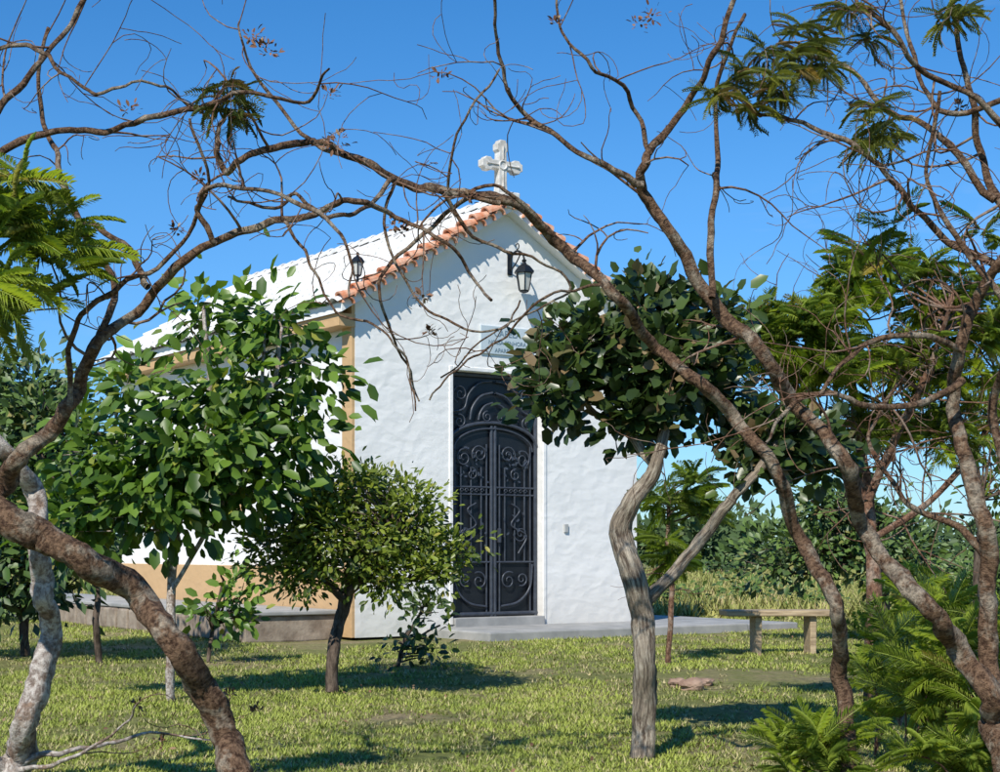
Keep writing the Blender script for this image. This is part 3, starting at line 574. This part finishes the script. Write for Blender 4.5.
eP,_=bare_tree('pale_bark_tree',P(10,775,8.1)[:2],[
 (8.1,7.7,A((5,800,50),(14,765,38),(30,715,27),(46,650,24),(45,600,22),(42,550,21),(30,490,21),(0,440,18),(-50,390,14),(-90,300,10)),0),
 (8.1,8.0,A((8,775,20),(-20,740,16),(-60,700,14),(-100,600,12)),0),
 (8.05,8.4,A((12,765,10),(50,752,7),(95,745,5),(150,735,3),(215,736,2)),3),
 (8.05,7.6,A((20,770,7),(60,760,5),(110,735,3),(140,700,2)),2)],B_pale,B_twig,1,(.2,.5),0)
eA,_=bare_tree('arching_tree',P(850,800,7.5)[:2],[
 (7.5,6.9,A((852,830,22),(851,800,20),(850,745,18),(845,680,17),(832,610,16),(808,545,16),(770,465,15),(725,405,14),(680,365,13),(640,325,12),(600,285,12),(555,235,11),(500,203,10),(440,190,9),(395,178,9),(345,155,8),(310,143,8),(265,158,8),(228,172,7),(216,140,6),(224,105,4)),8),
 (6.95,6.6,A((395,178,6),(365,210,5),(330,225,5),(300,200,4),(270,210,3.5),(230,200,3)),4),
 (7.0,7.4,A((500,203,6),(460,200,5),(420,230,5),(380,290,4),(400,350,3),(420,400,2)),2),
 (7.0,6.7,A((555,235,6),(500,190,4),(450,185,4),(460,120,3),(500,60,2.5)),3),
 (6.95,7.3,A((345,155,5),(300,130,5),(250,60,3),(240,30,2)),3),
 (6.95,6.8,A((395,178,4),(385,230,3.5),(410,290,3),(455,325,3),(500,330,2.5),(520,300,2)),1),
 (6.98,6.8,A((600,285,4),(545,300,3),(500,340,2.5),(455,370,2.5),(430,400,2)),1),
 (7.0,7.4,A((440,190,5),(480,240,4),(540,260,3),(570,290,3),(500,330,2),(440,380,2)),2)],B_fore,B_twig,1.0,skip=.5,heads=[(332,145,6.9),(340,138,6.9),(395,225,6.8),(402,232,6.8),(440,75,6.9)])
eB,tipsB=bare_tree('forked_tree',P(1010,810,7.4)[:2],[
 (7.4,6.9,A((1020,830,46),(1012,800,40),(1000,735,31),(985,685,27),(945,630,22),(905,585,20),(868,520,19),(840,460,18),(800,405,17),(755,350,16),(715,300,15),(675,235,13),(643,185,12),(650,150,9),(690,95,8),(720,40,6),(738,-30,5)),5),
 (6.98,6.6,A((643,185,9),(600,165,7),(550,128,6),(512,88,5),(496,30,4),(490,-30,4)),5),
 (7.05,7.4,A((712,298,9),(713,220,7),(722,150,6),(718,80,5),(742,20,4)),4),
 (7.0,6.6,A((650,155,6),(632,95,5),(590,70,4),(560,25,3),(560,-30,3)),4),
 (7.35,7.5,A((1000,735,24),(993,650,22),(990,560,20),(975,490,18),(965,420,16),(960,350,14),(978,290,12),(1000,230,10),(985,150,8),(960,60,6),(950,-30,5)),8),
 (7.4,7.0,A((962,380,10),(925,402,8),(880,408,7),(840,395,6),(800,400,5),(765,440,3)),5),
 (7.4,6.9,A((1000,270,10),(950,232,8),(900,192,7),(860,150,6),(800,112,5),(745,95,4)),9),
 (7.4,7.8,A((995,200,9),(930,130,7),(885,108,6),(835,62,5),(780,40,4)),8),
 (7.4,7.0,A((1030,160,9),(965,90,7),(905,62,6),(865,10,5),(850,-30,4)),8),
 (7.4,7.7,A((1030,90,7),(950,112,6),(922,60,5),(905,-30,4)),6),
 (7.4,7.1,A((960,350,8),(905,335,7),(855,350,6),(820,395,4)),5),
 (7.4,7.9,A((990,560,10),(950,520,8),(900,500,6),(870,440,5),(900,380,4)),6),
 (7.4,7.0,A((1010,480,12),(1000,400,10),(1005,330,8),(960,250,7),(930,170,5),(945,90,4)),8)],B_fore,B_twig,1.3,heads=[(652,15,6.8),(640,22,6.8),(556,22,6.6)])
def tuft(par,name,pts,per,L,up,gm,bright,tm=FR2): 
    C=np.array([P(*p) for p in pts]); fronds(name,par,gm,C,per,L,up,tm,bright=bright,altp=.1)
tuft(eL,'leaf_tuft',[(225,85,6.6),(234,98,6.62),(218,108,6.6),(232,118,6.6)],12,.14,.2,G_ferndk,.2)
tuft(eL,'leaf_sprays',[(5,235,6.3),(30,225,6.4),(-20,200,6.3),(15,285,6.4),(45,250,6.5),(-15,280,6.2),(25,200,6.5),(0,310,6.4),(45,295,6.6),(66,225,6.5),(10,185,6.4),(70,262,6.5)],13,.24,.3,G_fern,.85,FR)
tuft(eB,'leaf_tufts',[(735,85,7),(750,108,7.05),(718,95,6.95),(745,70,7),(790,55,7.1),(815,45,7.1),(775,80,7),(765,55,7.1),(800,70,7.1),(782,95,7.05),(870,40,7.2),(880,125,7.2),(868,145,7.1),(890,140,7.1),(872,110,7.1),(848,10,7.1),(950,22,7.3),(960,8,7.3),(800,30,7.1),(825,68,7.1)],20,.125,.25,G_ferndk,.75)
tuft(eB,'leaf_sprays',[(895,225,7.5),(860,250,7.6),(985,240,7.4)],7,.2,.3,G_fern,.6,FR)
def lowplant(u,v,top,d,n,L,name='feathery_plant'):
    e=empty(name,(*P(u,v,d)[:2],0)); m=MB(); C=[]
    b=P(u,v,d); b[2]=0
    for i in range(n):
        tp=P(u+rng.normal()*26,top+rng.uniform(-15,35),d+rng.normal()*.2); md=(b+tp)/2+rng.normal(size=3)*.04; q=catmull([b,md,tp],5); m.tube(q,np.linspace(.008,.003,len(q)),5); C+= [tp,q[8],q[6]]
    m.build('stems',B_twig,e); fronds('foliage',e,G_fern,np.array(C),8,L,.6,FR,bright=.85)
for a in ((905,745,655,8.6,4,.25),(955,760,620,8.3,4,.27),(875,740,670,9.0,3,.22),(990,770,670,8.0,3,.26),(815,790,730,7.7,4,.19),(830,800,745,7.6,3,.18),(960,800,740,7.5,4,.2),(900,680,610,10.5,4,.28),(950,660,600,12,4,.3)): lowplant(*a)
print('done')
